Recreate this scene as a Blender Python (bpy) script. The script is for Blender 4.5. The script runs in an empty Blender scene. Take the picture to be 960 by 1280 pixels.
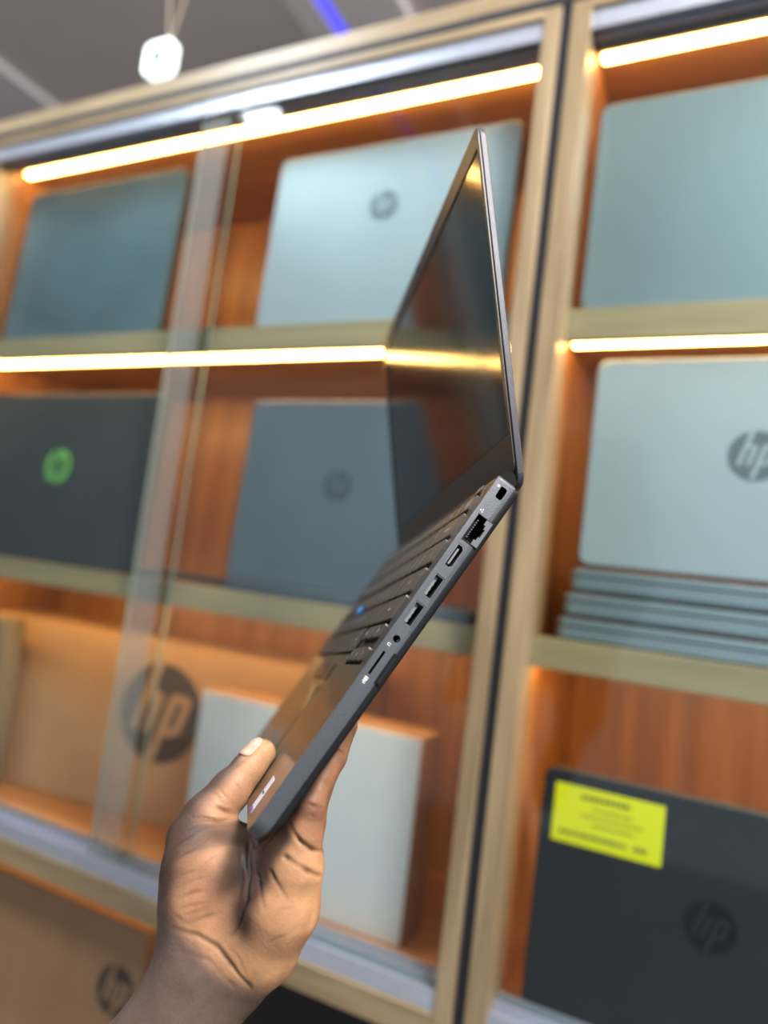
import bpy, bmesh, math, random
import numpy as np
from mathutils import Matrix, Vector

random.seed(4)
sc = bpy.context.scene
COL = sc.collection
U = 0.8            # one layout unit of the cabinets in metres
EYE = 1.45         # height of the camera above the shop floor

# ---------------------------------------------------------------- camera
cam_data = bpy.data.cameras.new('camera')
cam = bpy.data.objects.new('camera', cam_data)
COL.objects.link(cam)
RIGHT = Vector((0.89429, 0.42989, 0.12425))
DOWN = Vector((0.06999, 0.13988, -0.98769))
FWD = Vector((-0.44198, 0.89198, 0.09501))
cam.matrix_world = Matrix(((RIGHT.x, -DOWN.x, -FWD.x, 0), (RIGHT.y, -DOWN.y, -FWD.y, -U),
                           (RIGHT.z, -DOWN.z, -FWD.z, EYE), (0, 0, 0, 1)))
cam_data.sensor_fit = 'VERTICAL'
cam_data.sensor_height = 24.0
cam_data.lens = 900 / 1280 * 24.0
cam_data.clip_start = 0.02
cam_data.dof.use_dof = True
cam_data.dof.focus_distance = 0.40
cam_data.dof.aperture_fstop = 1.75
sc.camera = cam

# ---------------------------------------------------------------- world, lights, exposure
w = bpy.data.worlds.new('world'); sc.world = w; w.use_nodes = True
w.node_tree.nodes['Background'].inputs['Color'].default_value = (0.62, 0.72, 0.80, 1)
w.node_tree.nodes['Background'].inputs['Strength'].default_value = 0.75
sc.view_settings.view_transform = 'Standard'
sc.view_settings.look = 'None'
sc.view_settings.gamma = 1
sc.view_settings.use_curve_mapping = False
sc.view_settings.exposure = 0.0

def area(name, loc, target, size, power, color, shape='DISK', size_y=None):
    d = bpy.data.lights.new(name, 'AREA'); d.shape = shape; d.size = size
    if size_y: d.size_y = size_y
    d.energy = power; d.color = color
    o = bpy.data.objects.new(name, d); COL.objects.link(o)
    o.location = loc
    o.rotation_euler = (Vector(target) - Vector(loc)).to_track_quat('-Z', 'Y').to_euler()
    return o

area('key_light', (0.85, -1.0, 2.90), (-0.25, -0.45, 1.3), 0.45, 60, (1.0, 0.93, 0.83))
area('ceiling_panel_light', (0.6, -0.75, 2.93), (-0.1, 0.0, 1.5), 0.7, 28, (0.95, 0.97, 1.0))
area('ceiling_panel_light', (-1.2, -0.42, 2.93), (-0.9, 0.0, 1.6), 0.35, 21, (0.84, 0.94, 1.0))

# ---------------------------------------------------------------- materials
def mat(name, color, rough=0.5, metal=0.0, noise=0.0, nscale=40, bump=0.0, emit=None, emit_strength=0, coat=0.0, spec=0.5):
    m = bpy.data.materials.new(name); m.use_nodes = True
    nt = m.node_tree; b = nt.nodes['Principled BSDF']
    b.inputs['Base Color'].default_value = (*color, 1)
    b.inputs['Roughness'].default_value = rough
    b.inputs['Metallic'].default_value = metal
    b.inputs['Coat Weight'].default_value = coat
    b.inputs['Specular IOR Level'].default_value = spec
    tc = nt.nodes.new('ShaderNodeTexCoord')
    nz = nt.nodes.new('ShaderNodeTexNoise'); nz.inputs['Scale'].default_value = nscale
    nz.inputs['Detail'].default_value = 4
    nt.links.new(tc.outputs['Object'], nz.inputs['Vector'])
    if noise:
        r = nt.nodes.new('ShaderNodeValToRGB')
        r.color_ramp.elements[0].position = 0.3; r.color_ramp.elements[1].position = 0.7
        r.color_ramp.elements[0].color = (*[c * (1 - noise) for c in color], 1)
        r.color_ramp.elements[1].color = (*[min(1, c * (1 + noise)) for c in color], 1)
        nt.links.new(nz.outputs['Fac'], r.inputs['Fac'])
        nt.links.new(r.outputs['Color'], b.inputs['Base Color'])
    if bump:
        bp = nt.nodes.new('ShaderNodeBump'); bp.inputs['Strength'].default_value = bump
        bp.inputs['Distance'].default_value = 0.001
        nt.links.new(nz.outputs['Fac'], bp.inputs['Height'])
        nt.links.new(bp.outputs['Normal'], b.inputs['Normal'])
    if emit:
        b.inputs['Emission Color'].default_value = (*emit, 1)
        b.inputs['Emission Strength'].default_value = emit_strength
    return m

def wood(name, dark, light, axis, scale=9.0, rough=0.4):
    # long grain along one axis: 0 = x, 2 = z
    m = bpy.data.materials.new(name); m.use_nodes = True
    nt = m.node_tree; b = nt.nodes['Principled BSDF']
    tc = nt.nodes.new('ShaderNodeTexCoord'); mp = nt.nodes.new('ShaderNodeMapping')
    s = [scale, scale, scale]; s[axis] = scale * 0.06
    mp.inputs['Scale'].default_value = s
    nz = nt.nodes.new('ShaderNodeTexNoise'); nz.inputs['Scale'].default_value = 2.2
    nz.inputs['Detail'].default_value = 6; nz.inputs['Roughness'].default_value = 0.62
    nt.links.new(tc.outputs['Object'], mp.inputs['Vector']); nt.links.new(mp.outputs['Vector'], nz.inputs['Vector'])
    r = nt.nodes.new('ShaderNodeValToRGB')
    r.color_ramp.elements[0].position = 0.36; r.color_ramp.elements[1].position = 0.66
    r.color_ramp.elements[0].color = (*dark, 1); r.color_ramp.elements[1].color = (*light, 1)
    nt.links.new(nz.outputs['Fac'], r.inputs['Fac']); nt.links.new(r.outputs['Color'], b.inputs['Base Color'])
    b.inputs['Roughness'].default_value = rough
    return m

M = {}
M['wood_frame'] = wood('wood_frame', (0.23, 0.165, 0.09), (0.39, 0.29, 0.175), 2, 30)
M['wood_frame_x'] = wood('wood_frame_x', (0.23, 0.165, 0.09), (0.39, 0.29, 0.175), 0, 30)
M['shelf_edge'] = wood('shelf_edge', (0.27, 0.225, 0.13), (0.36, 0.30, 0.18), 0, 30)
M['wood_in'] = wood('wood_inside', (0.29, 0.125, 0.045), (0.50, 0.25, 0.095), 2, 12, 0.35)
M['wood_in_x'] = wood('wood_inside_x', (0.29, 0.125, 0.045), (0.50, 0.25, 0.095), 0, 12, 0.35)
M['alu'] = mat('aluminium_rail', (0.55, 0.60, 0.72), 0.36, 0.6, 0.05, 60)
M['gap'] = mat('black_gap', (0.012, 0.014, 0.022), 0.7)
M['led'] = mat('led_warm', (1, 0.8, 0.5), 0.5, emit=(1.0, 0.54, 0.15), emit_strength=36)
M['led_dim'] = mat('led_warm_dim', (1, 0.7, 0.4), 0.5, emit=(1.0, 0.5, 0.14), emit_strength=7)
M['led_body'] = mat('led_channel', (0.6, 0.55, 0.45), 0.5)
M['led_blue'] = mat('led_blue', (0.2, 0.2, 1), 0.5, emit=(0.09, 0.08, 1.0), emit_strength=1.1)
M['white_lamp'] = mat('white_lamp', (0.95, 1, 1), 0.5, emit=(0.86, 1.0, 1.0), emit_strength=1.6)
M['cord'] = mat('tan_cord', (0.42, 0.33, 0.24), 0.8)
M['ceiling'] = mat('ceiling_paint', (0.80, 0.72, 0.71), 0.9, noise=0.05, nscale=2)
M['cove'] = mat('cove_paint_lit', (0.95, 0.91, 0.94), 0.9, noise=0.04, nscale=3)  # paler than the ceiling: diffused cove light put into the trim colour
M['wall'] = mat('wall_paint', (0.34, 0.31, 0.30), 0.9, noise=0.05, nscale=2)
M['floor'] = mat('floor_tile', (0.30, 0.28, 0.26), 0.4, noise=0.1, nscale=5)
M['silver'] = mat('silver_lid', (0.37, 0.46, 0.515), 0.38, 0.35, 0.06, 6)
M['silver_g'] = mat('silver_lid_grey', (0.20, 0.28, 0.32), 0.38, 0.35, 0.06, 6)
M['silver_d'] = mat('silver_lid_blue', (0.13, 0.205, 0.245), 0.38, 0.4, 0.2, 6)
M['silver_b'] = mat('silver_blue_edge', (0.30, 0.40, 0.46), 0.35, 0.5, 0.06, 8)
M['dark_base'] = mat('dark_base', (0.03, 0.035, 0.04), 0.45)
M['char'] = mat('charcoal_lid', (0.055, 0.065, 0.072), 0.42, 0.2, 0.12, 6)
M['slate'] = mat('slate_lid', (0.11, 0.145, 0.185), 0.34, 0.3, 0.12, 5)
M['black_lid'] = mat('black_lid', (0.013, 0.019, 0.025), 0.34, 0.0, 0.2, 5, spec=0.35)
M['logo_dark'] = mat('logo_dark', (0.004, 0.005, 0.007), 0.4, spec=0.25)
M['logo_grey'] = mat('logo_grey', (0.14, 0.19, 0.22), 0.3, 0.4)
M['logo_green'] = mat('logo_green', (0.16, 0.48, 0.12), 0.4)
M['logo_slate'] = mat('logo_slate', (0.05, 0.065, 0.085), 0.25)
M['card'] = mat('cardboard', (0.42, 0.275, 0.165), 0.85, noise=0.07, nscale=12, bump=0.1)
M['card_b'] = mat('cardboard_brown', (0.34, 0.2, 0.11), 0.85, noise=0.08, nscale=12, bump=0.1)
M['card_ink'] = mat('cardboard_ink', (0.055, 0.045, 0.04), 0.7)
M['box_white'] = mat('white_box', (0.60, 0.66, 0.71), 0.6, noise=0.03, nscale=9)
M['box_grey'] = mat('grey_box', (0.20, 0.18, 0.13), 0.8, noise=0.05)
M['yellow'] = mat('yellow_label', (0.74, 0.80, 0.0), 0.5)
M['ink'] = mat('label_ink', (0.10, 0.11, 0.01), 0.6)
M['black_box'] = mat('black_box', (0.006, 0.006, 0.007), 0.7)
# the laptop held up
M['l_side'] = mat('laptop_side_metal', (0.125, 0.133, 0.155), 0.40, 0.55, 0.16, 1400, bump=0.25)
M['l_bottom'] = mat('laptop_bottom_cover', (0.006, 0.007, 0.011), 0.6, 0.0, 0.1, 900, bump=0.1, spec=0.3)
M['l_deck'] = mat('laptop_deck', (0.080, 0.064, 0.050), 0.24, 0.5, 0.06, 900)
M['l_key'] = mat('laptop_key', (0.045, 0.040, 0.036), 0.40, 0.0)
M['l_legend'] = mat('key_legend', (0.9, 0.88, 0.84), 0.5)
M['l_well'] = mat('keyboard_well', (0.006, 0.006, 0.006), 0.7)
M['l_lid'] = mat('laptop_lid_metal', (0.055, 0.056, 0.070), 0.42, 0.45, 0.2, 1400, bump=0.25)
M['l_bezel'] = mat('laptop_bezel', (0.030, 0.028, 0.027), 0.38, 0.0, 0.06, 900)
M['l_screen'] = mat('laptop_screen', (0.016, 0.017, 0.024), 0.10, 0.0, spec=0.9)
M['l_seam'] = mat('laptop_seam', (0.003, 0.003, 0.003), 0.6, spec=0.15)
M['port_metal'] = mat('port_metal', (0.30, 0.31, 0.33), 0.38, 0.9)
M['port_dark'] = mat('port_dark', (0.004, 0.004, 0.004), 0.6, spec=0.2)
M['port_grey'] = mat('port_tongue', (0.20, 0.21, 0.22), 0.5)
M['flap'] = mat('port_flap', (0.15, 0.158, 0.18), 0.45, 0.4)
M['stick'] = mat('blue_pointing_stick', (0.08, 0.45, 0.95), 0.6)
M['sticker'] = mat('sticker_white', (0.78, 0.74, 0.86), 0.4)
M['sticker_p'] = mat('sticker_purple', (0.12, 0.06, 0.55), 0.4)
M['rubber'] = mat('rubber', (0.01, 0.01, 0.01), 0.8)
M['nail'] = mat('fingernail', (0.62, 0.40, 0.29), 0.28)

def glass_mat():
    m = bpy.data.materials.new('door_glass'); m.use_nodes = True
    nt = m.node_tree; nt.nodes.clear()
    out = nt.nodes.new('ShaderNodeOutputMaterial'); mx = nt.nodes.new('ShaderNodeMixShader')
    tr = nt.nodes.new('ShaderNodeBsdfTransparent'); gl = nt.nodes.new('ShaderNodeBsdfGlossy')
    ge = nt.nodes.new('ShaderNodeNewGeometry'); dt = nt.nodes.new('ShaderNodeVectorMath'); dt.operation = 'DOT_PRODUCT'
    nt.links.new(ge.outputs['Normal'], dt.inputs[0]); nt.links.new(ge.outputs['Incoming'], dt.inputs[1])
    def mth(op, a_, b_=None):
        n_ = nt.nodes.new('ShaderNodeMath'); n_.operation = op
        for i_, v_ in enumerate((a_, b_)):
            if v_ is None: continue
            if isinstance(v_, (int, float)): n_.inputs[i_].default_value = v_
            else: nt.links.new(v_, n_.inputs[i_])
        return n_.outputs[0]
    c_ = mth('SUBTRACT', 1.0, mth('ABSOLUTE', dt.outputs['Value']))
    fr_out = mth('ADD', mth('MULTIPLY', mth('POWER', c_, 5.0), 0.96), 0.03)
    tr.inputs['Color'].default_value = (0.95, 0.975, 0.965, 1)
    gl.inputs['Roughness'].default_value = 0.02
    nt.links.new(fr_out, mx.inputs[0]); nt.links.new(tr.outputs[0], mx.inputs[1])
    nt.links.new(gl.outputs[0], mx.inputs[2]); nt.links.new(mx.outputs[0], out.inputs[0])
    return m
M['glass'] = glass_mat()
def seal_mat():
    m = bpy.data.materials.new('door_seal'); m.use_nodes = True
    nt = m.node_tree; b = nt.nodes['Principled BSDF']
    b.inputs['Base Color'].default_value = (0.42, 0.45, 0.42, 1); b.inputs['Roughness'].default_value = 0.3
    b.inputs['Alpha'].default_value = 0.20
    return m
M['seal'] = seal_mat()
M['glass_edge'] = mat('glass_edge', (0.22, 0.31, 0.27), 0.3)

# ---------------------------------------------------------------- helpers
def link_mesh(name, verts, faces, m, parent=None, smooth=False):
    me = bpy.data.meshes.new(name); me.from_pydata([tuple(v) for v in verts], [], faces); me.update()
    for k in (m if isinstance(m, (list, tuple)) else [m]): me.materials.append(k)
    if smooth:
        for p in me.polygons: p.use_smooth = True
    o = bpy.data.objects.new(name, me); COL.objects.link(o)
    if parent: o.parent = parent
    return o

def from_bm(name, bm, m, parent=None, smooth=False):
    bmesh.ops.recalc_face_normals(bm, faces=bm.faces)
    me = bpy.data.meshes.new(name); bm.to_mesh(me); bm.free()
    for k in (m if isinstance(m, (list, tuple)) else [m]): me.materials.append(k)
    if smooth:
        for p in me.polygons: p.use_smooth = True
        me.set_sharp_from_angle(angle=math.radians(smooth if smooth is not True else 32))
    o = bpy.data.objects.new(name, me); COL.objects.link(o)
    if parent: o.parent = parent
    return o

def add_box(bm, x0, x1, y0, y1, z0, z1, bev=0.0, seg=1):
    r = bmesh.ops.create_cube(bm, size=1)
    vs = r['verts']
    for v in vs:
        v.co.x = x0 + (v.co.x + 0.5) * (x1 - x0)
        v.co.y = y0 + (v.co.y + 0.5) * (y1 - y0)
        v.co.z = z0 + (v.co.z + 0.5) * (z1 - z0)
    if bev:
        es = list({e for v in vs for e in v.link_edges})
        bmesh.ops.bevel(bm, geom=es, offset=bev, segments=seg, affect='EDGES', profile=0.5)

def box(name, x0, x1, y0, y1, z0, z1, m, parent=None, bev=0.0, seg=1):
    bm = bmesh.new(); add_box(bm, x0, x1, y0, y1, z0, z1, bev, seg)
    return from_bm(name, bm, m, parent)

def add_slab(bm, w, h, r, levels, cx=0, cy=0, seg=6, radii=None):
    """rounded rectangle w x h in (a, b) lofted through (level, inset) pairs along c; returns nothing"""
    rings = []
    rr = radii or (r, r, r, r)
    for (c, ins) in levels:
        ring = []
        for q, (sx, sy) in enumerate(((1, 1), (-1, 1), (-1, -1), (1, -1))):
            rad = max(rr[q] - ins, 0.0002)
            px, py = sx * (w / 2 - ins - rad), sy * (h / 2 - ins - rad)
            for k in range(seg + 1):
                a = math.pi / 2 * (q + k / seg)
                ring.append(bm.verts.new((cx + px + rad * math.cos(a), cy + py + rad * math.sin(a), c)))
        rings.append(ring)
    n = len(rings[0])
    for A, B in zip(rings[:-1], rings[1:]):
        for i in range(n):
            bm.faces.new((A[i], A[(i + 1) % n], B[(i + 1) % n], B[i]))
    bm.faces.new(rings[0][::-1]); bm.faces.new(rings[-1])

def slab(name, w, h, r, levels, m, parent=None, cx=0, cy=0, seg=6, radii=None):
    bm = bmesh.new(); add_slab(bm, w, h, r, levels, cx, cy, seg, radii)
    return from_bm(name, bm, m, parent, True)

def thing(name, label, cat, loc=(0, 0, 0), rotz=0.0, group=None):
    o = bpy.data.objects.new(name, None); COL.objects.link(o)
    o.empty_display_size = 0.05
    o.location = loc; o.rotation_euler = (0, 0, rotz)
    o['label'] = label; o['category'] = cat
    if group: o['group'] = group
    return o

def tag(o, label, cat, group=None):
    o['label'] = label; o['category'] = cat
    if group: o['group'] = group
    return o

def struct(o):
    o['kind'] = 'structure'; return o

def clip_poly_circle(poly, R):
    """cut a convex polygon by a regular 40-gon of radius R"""
    out = poly
    for k in range(40):
        a = 2 * math.pi * k / 40; nx, ny = math.cos(a), math.sin(a)
        res = []
        for i in range(len(out)):
            p, q = out[i], out[(i + 1) % len(out)]
            dp = R - (p[0] * nx + p[1] * ny); dq = R - (q[0] * nx + q[1] * ny)
            if dp >= 0: res.append(p)
            if (dp >= 0) != (dq >= 0):
                t = dp / (dp - dq); res.append((p[0] + (q[0] - p[0]) * t, p[1] + (q[1] - p[1]) * t))
        out = res
        if len(out) < 3: return []
    return out

def round_mark(parent, x, z, y, r, m_disc, m_letters):
    """round printed mark: a disc with two slanted letters reaching its rim, on a face that looks to -y"""
    n = 48
    bm = bmesh.new()
    for yy in (y, y - 0.0006):
        pass
    top = [bm.verts.new((x + r * math.cos(2 * math.pi * k / n), y - 0.0008, z + r * math.sin(2 * math.pi * k / n))) for k in range(n)]
    bot = [bm.verts.new((v.co.x, y + 0.0004, v.co.z)) for v in top]
    bm.faces.new(top); bm.faces.new(bot[::-1])
    for k in range(n): bm.faces.new((top[k], bot[k], bot[(k + 1) % n], top[(k + 1) % n]))
    from_bm('logo_disc', bm, m_disc, parent)
    s = 0.155
    sh = lambda px, pz: (px + pz * 0.32, pz)
    bars = [  # h: stem, arch, right leg;  p: stem, top, right side, bottom   (x0, x1, z0, z1)
        (-0.56, -0.38, -0.42, 1.1), (-0.38, -0.14, 0.27, 0.42), (-0.22, -0.04, -0.42, 0.36),
        (0.12, 0.30, -1.1, 0.42), (0.30, 0.52, 0.27, 0.42), (0.46, 0.64, -0.36, 0.36), (0.30, 0.54, -0.42, -0.27)]
    bm = bmesh.new()
    for x0, x1, z0, z1 in bars:
        poly = clip_poly_circle([sh(x0, z0), sh(x1, z0), sh(x1, z1), sh(x0, z1)], 1.0)
        if len(poly) < 3: continue
        a = [bm.verts.new((x + px * r, y - 0.0016, z + pz * r)) for px, pz in poly]
        b = [bm.verts.new((v.co.x, y - 0.0007, v.co.z)) for v in a]
        bm.faces.new(a); bm.faces.new(b[::-1])
        for k in range(len(a)): bm.faces.new((a[k], b[k], b[(k + 1) % len(a)], a[(k + 1) % len(a)]))
    from_bm('logo_letters', bm, m_letters, parent)

X = lambda u: u * U
Z = lambda u: EYE + u * U

# ---------------------------------------------------------------- the room
struct(box('floor', -4.5, 3.0, -4.0, 2.4, -0.1, 0.0, M['floor']))
struct(box('ceiling', -4.5, 3.0, -4.0, 2.4, 3.0, 3.1, M['ceiling']))
struct(box('wall_back', -4.5, 3.0, 2.2, 2.3, 0.0, 3.0, M['wall']))
struct(box('wall_left', -4.5, -4.4, -4.0, 2.2, 0.0, 3.0, M['wall']))
struct(box('trim_1', -2.80, -2.30, -2.5, 2.2, 2.975, 3.0, M['cove'], bev=0.004))
struct(box('trim_2', -1.21, -1.125, -2.5, 2.2, 2.975, 3.0, M['cove'], bev=0.004))
struct(box('trim_3', -1.09, -0.90, -2.5, 2.2, 2.975, 3.0, M['cove'], bev=0.004))
tag(box('blue_light_strip', -1.122, -1.093, -2.4, 2.1, 2.978, 3.0, M['led_blue']),
    'thin blue light strip running along the ceiling above the cabinets', 'light strip')

# small white lamp hung in front of the cabinet top
t = thing('hanging_lamp', 'small glowing white rounded lamp hung on tan cords above the cabinet top', 'lamp', (X(-1.16), X(0.02), Z(0.985)))
def lamp_part():
    bm = bmesh.new()
    add_slab(bm, 0.062, 0.060, 0.015, [(-0.010, 0.002), (-0.008, 0), (0.008, 0), (0.010, 0.002)], 0, 0.035)
    bmesh.ops.rotate(bm, verts=bm.verts, matrix=Matrix.Rotation(math.pi / 2, 3, 'X'))
    return from_bm('lamp_body', bm, M['white_lamp'], t)
lamp_part()
bm = bmesh.new()
bmesh.ops.create_cone(bm, cap_ends=True, segments=20, radius1=0.011, radius2=0.010, depth=0.004,
                      matrix=Matrix.Translation((0.004, -0.0135, 0.032)) @ Matrix.Rotation(math.pi / 2, 4, 'X'))
from_bm('lens', bm, M['logo_grey'], t)
def cord(name, p, q, r, m, parent):
    bm = bmesh.new(); p, q = Vector(p), Vector(q); d = q - p
    bmesh.ops.create_cone(bm, cap_ends=True, segments=8, radius1=r, radius2=r, depth=d.length,
                          matrix=Matrix.Translation((p + q) / 2) @ d.to_track_quat('Z', 'Y').to_matrix().to_4x4())
    return from_bm(name, bm, m, parent)
hz = 3.0 - Z(0.985)
cord('cord', (0.012, 0, 0.06), (-0.10, 0.0, hz), 0.0016, M['cord'], t)
cord('cord', (0.016, 0, 0.06), (0.16, 0.0, hz), 0.0016, M['cord'], t)

# round downlight in the ceiling, mirrored in the upper rail
t = thing('ceiling_downlight', 'round white downlight set in the ceiling before the left cabinet', 'lamp', (-1.55, -0.98, 2.975))
bm = bmesh.new(); bmesh.ops.create_cone(bm, cap_ends=True, segments=40, radius1=0.075, radius2=0.075, depth=0.02)
from_bm('diffuser', bm, mat('downlight_face', (1, 1, 1), 0.5, emit=(0.85, 0.97, 1.0), emit_strength=70), t)
bm = bmesh.new()
for k in range(40):
    a0, a1 = 2 * math.pi * k / 40, 2 * math.pi * (k + 1) / 40
    vs = [bm.verts.new((r_ * math.cos(a), r_ * math.sin(a), z_)) for a, r_, z_ in
          ((a0, .077, -.012), (a1, .077, -.012), (a1, .095, -.012), (a0, .095, -.012), (a0, .095, .0245), (a1, .095, .0245))]
    bm.faces.new((vs[0], vs[1], vs[2], vs[3])); bm.faces.new((vs[3], vs[2], vs[5], vs[4]))
bmesh.ops.remove_doubles(bm, verts=bm.verts, dist=1e-5)
from_bm('trim_ring', bm, M['cove'], t)

# ---------------------------------------------------------------- display cabinets
DEPTH = 0.45
def cabinet(name, label, xa, xb, stile_w_l, stile_w_r, seam, glass):
    """xa..xb outer width in units; parts in world metres relative to the root"""
    root = thing(name, label, 'cabinet', (X(xa), 0.0, 0.0))
    ox = X(xa)
    def b(nm, x0, x1, y0, y1, z0, z1, m, bev=0.0, parent=None):
        return box(nm, X(x0) - ox, X(x1) - ox, X(y0), X(y1), Z(z0), Z(z1), m, parent or root, bev)
    ya = 0.0
    # frame
    b('stile', xa, xa + stile_w_l, ya - .012, .05, -1.811, .904, M['wood_frame'], 0.0015)
    b('stile', xb - stile_w_r, xb, ya - .012, .05, -1.811, .904, M['wood_frame'], 0.0015)
    b('top_frame_rail', xa + stile_w_l, xb - stile_w_r, ya - .012, .05, .887, .904, M['wood_frame_x'], 0.001)
    b('shadow_gap_strip', xa, xb, -.013, .05, .9045, .9175, M['gap'])
    b('bottom_frame_rail', xa + stile_w_l, xb - stile_w_r, ya - .010, .05, -.612, -.570, M['wood_frame_x'], 0.0015)
    # side walls, back, top, bottom
    b('side_panel', xa, xa + .022, .05, DEPTH, -1.811, .904, M['wood_in'])
    b('side_panel', xb - .022, xb, .05, DEPTH, -1.811, .904, M['wood_in'])
    n = max(2, int(round((xb - xa - .05) / .2)))
    for k in range(n):      # boards of the back
        x0 = xa + .022 + (xb - xa - .044) * k / n; x1 = xa + .022 + (xb - xa - .044) * (k + 1) / n
        b('back_board', x0 + .001, x1 - .001, DEPTH - .015, DEPTH, -1.811, .904, M['wood_in'], 0.001)
    b('top_board', xa, xb, -.005, DEPTH, .918, .958, M['wood_frame_x'], 0.002)
    b('ceiling_board', xa + .022, xb - .022, .05, DEPTH - .015, .886, .899, M['wood_in_x'])
    b('plinth_board', xa + stile_w_l, xb - stile_w_r, .030, .050, -1.811, -1.70, M['wood_frame_x'], 0.001)
    b('lower_board', xa + .022, xb - .022, .050, DEPTH - .015, -1.72, -1.70, M['wood_in_x'])
    # tracks
    for nm, z0, z1 in (('upper_glass_track', .856, .8865), ('lower_glass_track', -.569, -.538)):
        bm = bmesh.new()
        x0, x1 = X(xa + stile_w_l) - ox, X(xb - stile_w_r) - ox
        if nm[0] == 'u':
            add_box(bm, x0, x1, X(-.006), X(.046), Z(z1 - .006), Z(z1))
            for y in (-.006, .018, .042): add_box(bm, x0, x1, X(y), X(y + .004), Z(z0), Z(z1 - .006))
        else:
            add_box(bm, x0, x1, X(-.006), X(.046), Z(z0), Z(z0 + .012))
            for y in (-.006, .018, .042): add_box(bm, x0, x1, X(y), X(y + .004), Z(z0 + .012), Z(z1 - (.004 if y < 0 else 0)))
        from_bm(nm, bm, M['alu'], root)
    # shelves with a lipped front edge
    for z0, z1 in ((.388, .437), (-.094, -.051)):
        s = b('shelf', xa + .022, xb - .022, .052, DEPTH - .015, z1 - .030, z1, M['wood_in_x'])
        b('front_edge', xa + .022, xb - .022, .040, .052, z0, z1 + .001, M['shelf_edge'], 0.001, s)
    b('bottom_board', xa + .022, xb - .022, .050, DEPTH - .015, -.60, -.560, M['wood_in_x'])
    # light strips
    for zt, th, y0, mm_ in ((.884, .0095, .078, 'led'), (.407, .0095, .084, 'led'), (-.081, .010, .084, 'led'), (-.60, .005, .085, 'led_dim')):
        if zt == .407 and xa > -1: y0 = .074
        i0, i1 = xa + (.036 if xa < -1 else .028), xb - .030
        body = b('led_strip', i0, i1, y0 + .001, y0 + .018, zt - .004, zt, M['led_body'])
        b('diffuser', i0 + .004, i1 - .004, y0, y0 + .015, zt - .004 - th, zt - .004, M[mm_], 0.0015, body)
    for (g0, g1, track, lip) in glass:
        y = (.0035, .0275)[track]
        bm = bmesh.new()
        add_box(bm, X(g0) - ox, X(g1) - ox, X(y), X(y) + .005, Z(-.556), Z(.877))
        for f in bm.faces:
            if abs(f.normal.y) < 0.5: f.material_index = 1
        gd = from_bm('glass_door', bm, [M['glass'], M['glass_edge']], root)
        if track == 0 and xa < -1:
            box('edge_seal', X(g0) - ox, X(g0 + .068) - ox, X(y) - .0012, X(y) - .0002, Z(-.555), Z(.876), M['seal'], gd)
    return root

SW = .026
cabinet('display_cabinet', 'left lit wooden display cabinet with sliding glass doors and warm light strips',
        -1.66, -.297, .05, SW, 0, [(-1.625, -.925, 1, 0), (-.995, -.318, 0, 0)])
cabinet('display_cabinet', 'right lit wooden display cabinet with sliding glass doors, right of the black seam',
        -.280, .95, .030, .05, 0, [(-.253, .42, 1, 0), (.35, .905, 0, 0)])
tag(box('seam_gap_strip', X(-.2965), X(-.2805), X(-.004), X(.40), Z(-1.811), Z(.958), M['gap']),  # near-black strip added to give the open gap its darkness
    'black strip standing in for the dark gap between the two wooden cabinets', 'filler strip')

# ---------------------------------------------------------------- shelf laptops
def shelf_laptop(label, cat, x0, x1, z0, z1, y, m_lid, m_base, logo=None, lean=2.0, group=None, thick=.022):
    """closed laptop standing on its long edge, lid to the front"""
    w, h = X(x1 - x0), X(z1 - z0)
    t = thing('laptop', label, cat, (X((x0 + x1) / 2), X(y), Z(z0) + .0005), 0, group)
    t.rotation_euler = (math.radians(-lean), 0, 0)
    def part(nm, w_, h_, r, levels, m, cz):
        bm = bmesh.new(); add_slab(bm, w_, h_, r, levels, 0, cz)
        bmesh.ops.rotate(bm, verts=bm.verts, matrix=Matrix.Rotation(math.pi / 2, 3, 'X'))   # level axis c -> -y
        return from_bm(nm, bm, m, t)
    # after the rotation level c lies at y = -c
    lid = part('lid', w, h, .012, [(-.007, .0015), (-.0055, 0), (-.0015, 0), (0, .0018)], m_lid, h / 2)
    part('base', w, h, .012, [(-thick, .004), (-thick + .004, 0), (-.009, 0), (-.0078, .001)], m_base, h / 2)
    bm = bmesh.new()
    bmesh.ops.create_cone(bm, cap_ends=True, segments=14, radius1=.0045, radius2=.0045, depth=w * .62,
                          matrix=Matrix.Translation((0, .0085, .006)) @ Matrix.Rotation(math.pi / 2, 4, 'Y'))
    from_bm('hinge_bar', bm, M['dark_base'], t)
    if logo:
        lx, lz, r, md, ml = logo
        round_mark(lid, X(lx) - X((x0 + x1) / 2), Z(lz) - Z(z0), 0.0, X(r), md, ml)
    return t

shelf_laptop('dark teal-grey laptop standing at the left end of the top shelf', 'laptop', -1.555, -1.082, .4385, .803, .050, M['silver_d'], M['dark_base'])
shelf_laptop('pale silver laptop with small round logo on the left cabinet top shelf', 'laptop', -.837, -.363, .4385, .777, .050, M['silver'], M['dark_base'],
             (-.600, .655, .027, M['logo_grey'], M['silver']))
shelf_laptop('silver laptop on the top shelf of the right cabinet', 'laptop', -.237, .235, .4385, .776, .050, M['silver_g'], M['dark_base'])
shelf_laptop('charcoal laptop with a green round logo on the middle shelf', 'laptop', -1.560, -1.050, -.0495, .317, .050, M['char'], M['dark_base'],
             (-1.307, .156, .037, M['logo_green'], M['char']), lean=2)
shelf_laptop('slate blue-grey laptop with dark round logo standing on a flat closed laptop', 'laptop', -.823, -.412, -.0285, .302, .052, M['slate'], M['dark_base'],
             (-.618, .151, .026, M['logo_slate'], M['slate']), lean=2)
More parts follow.
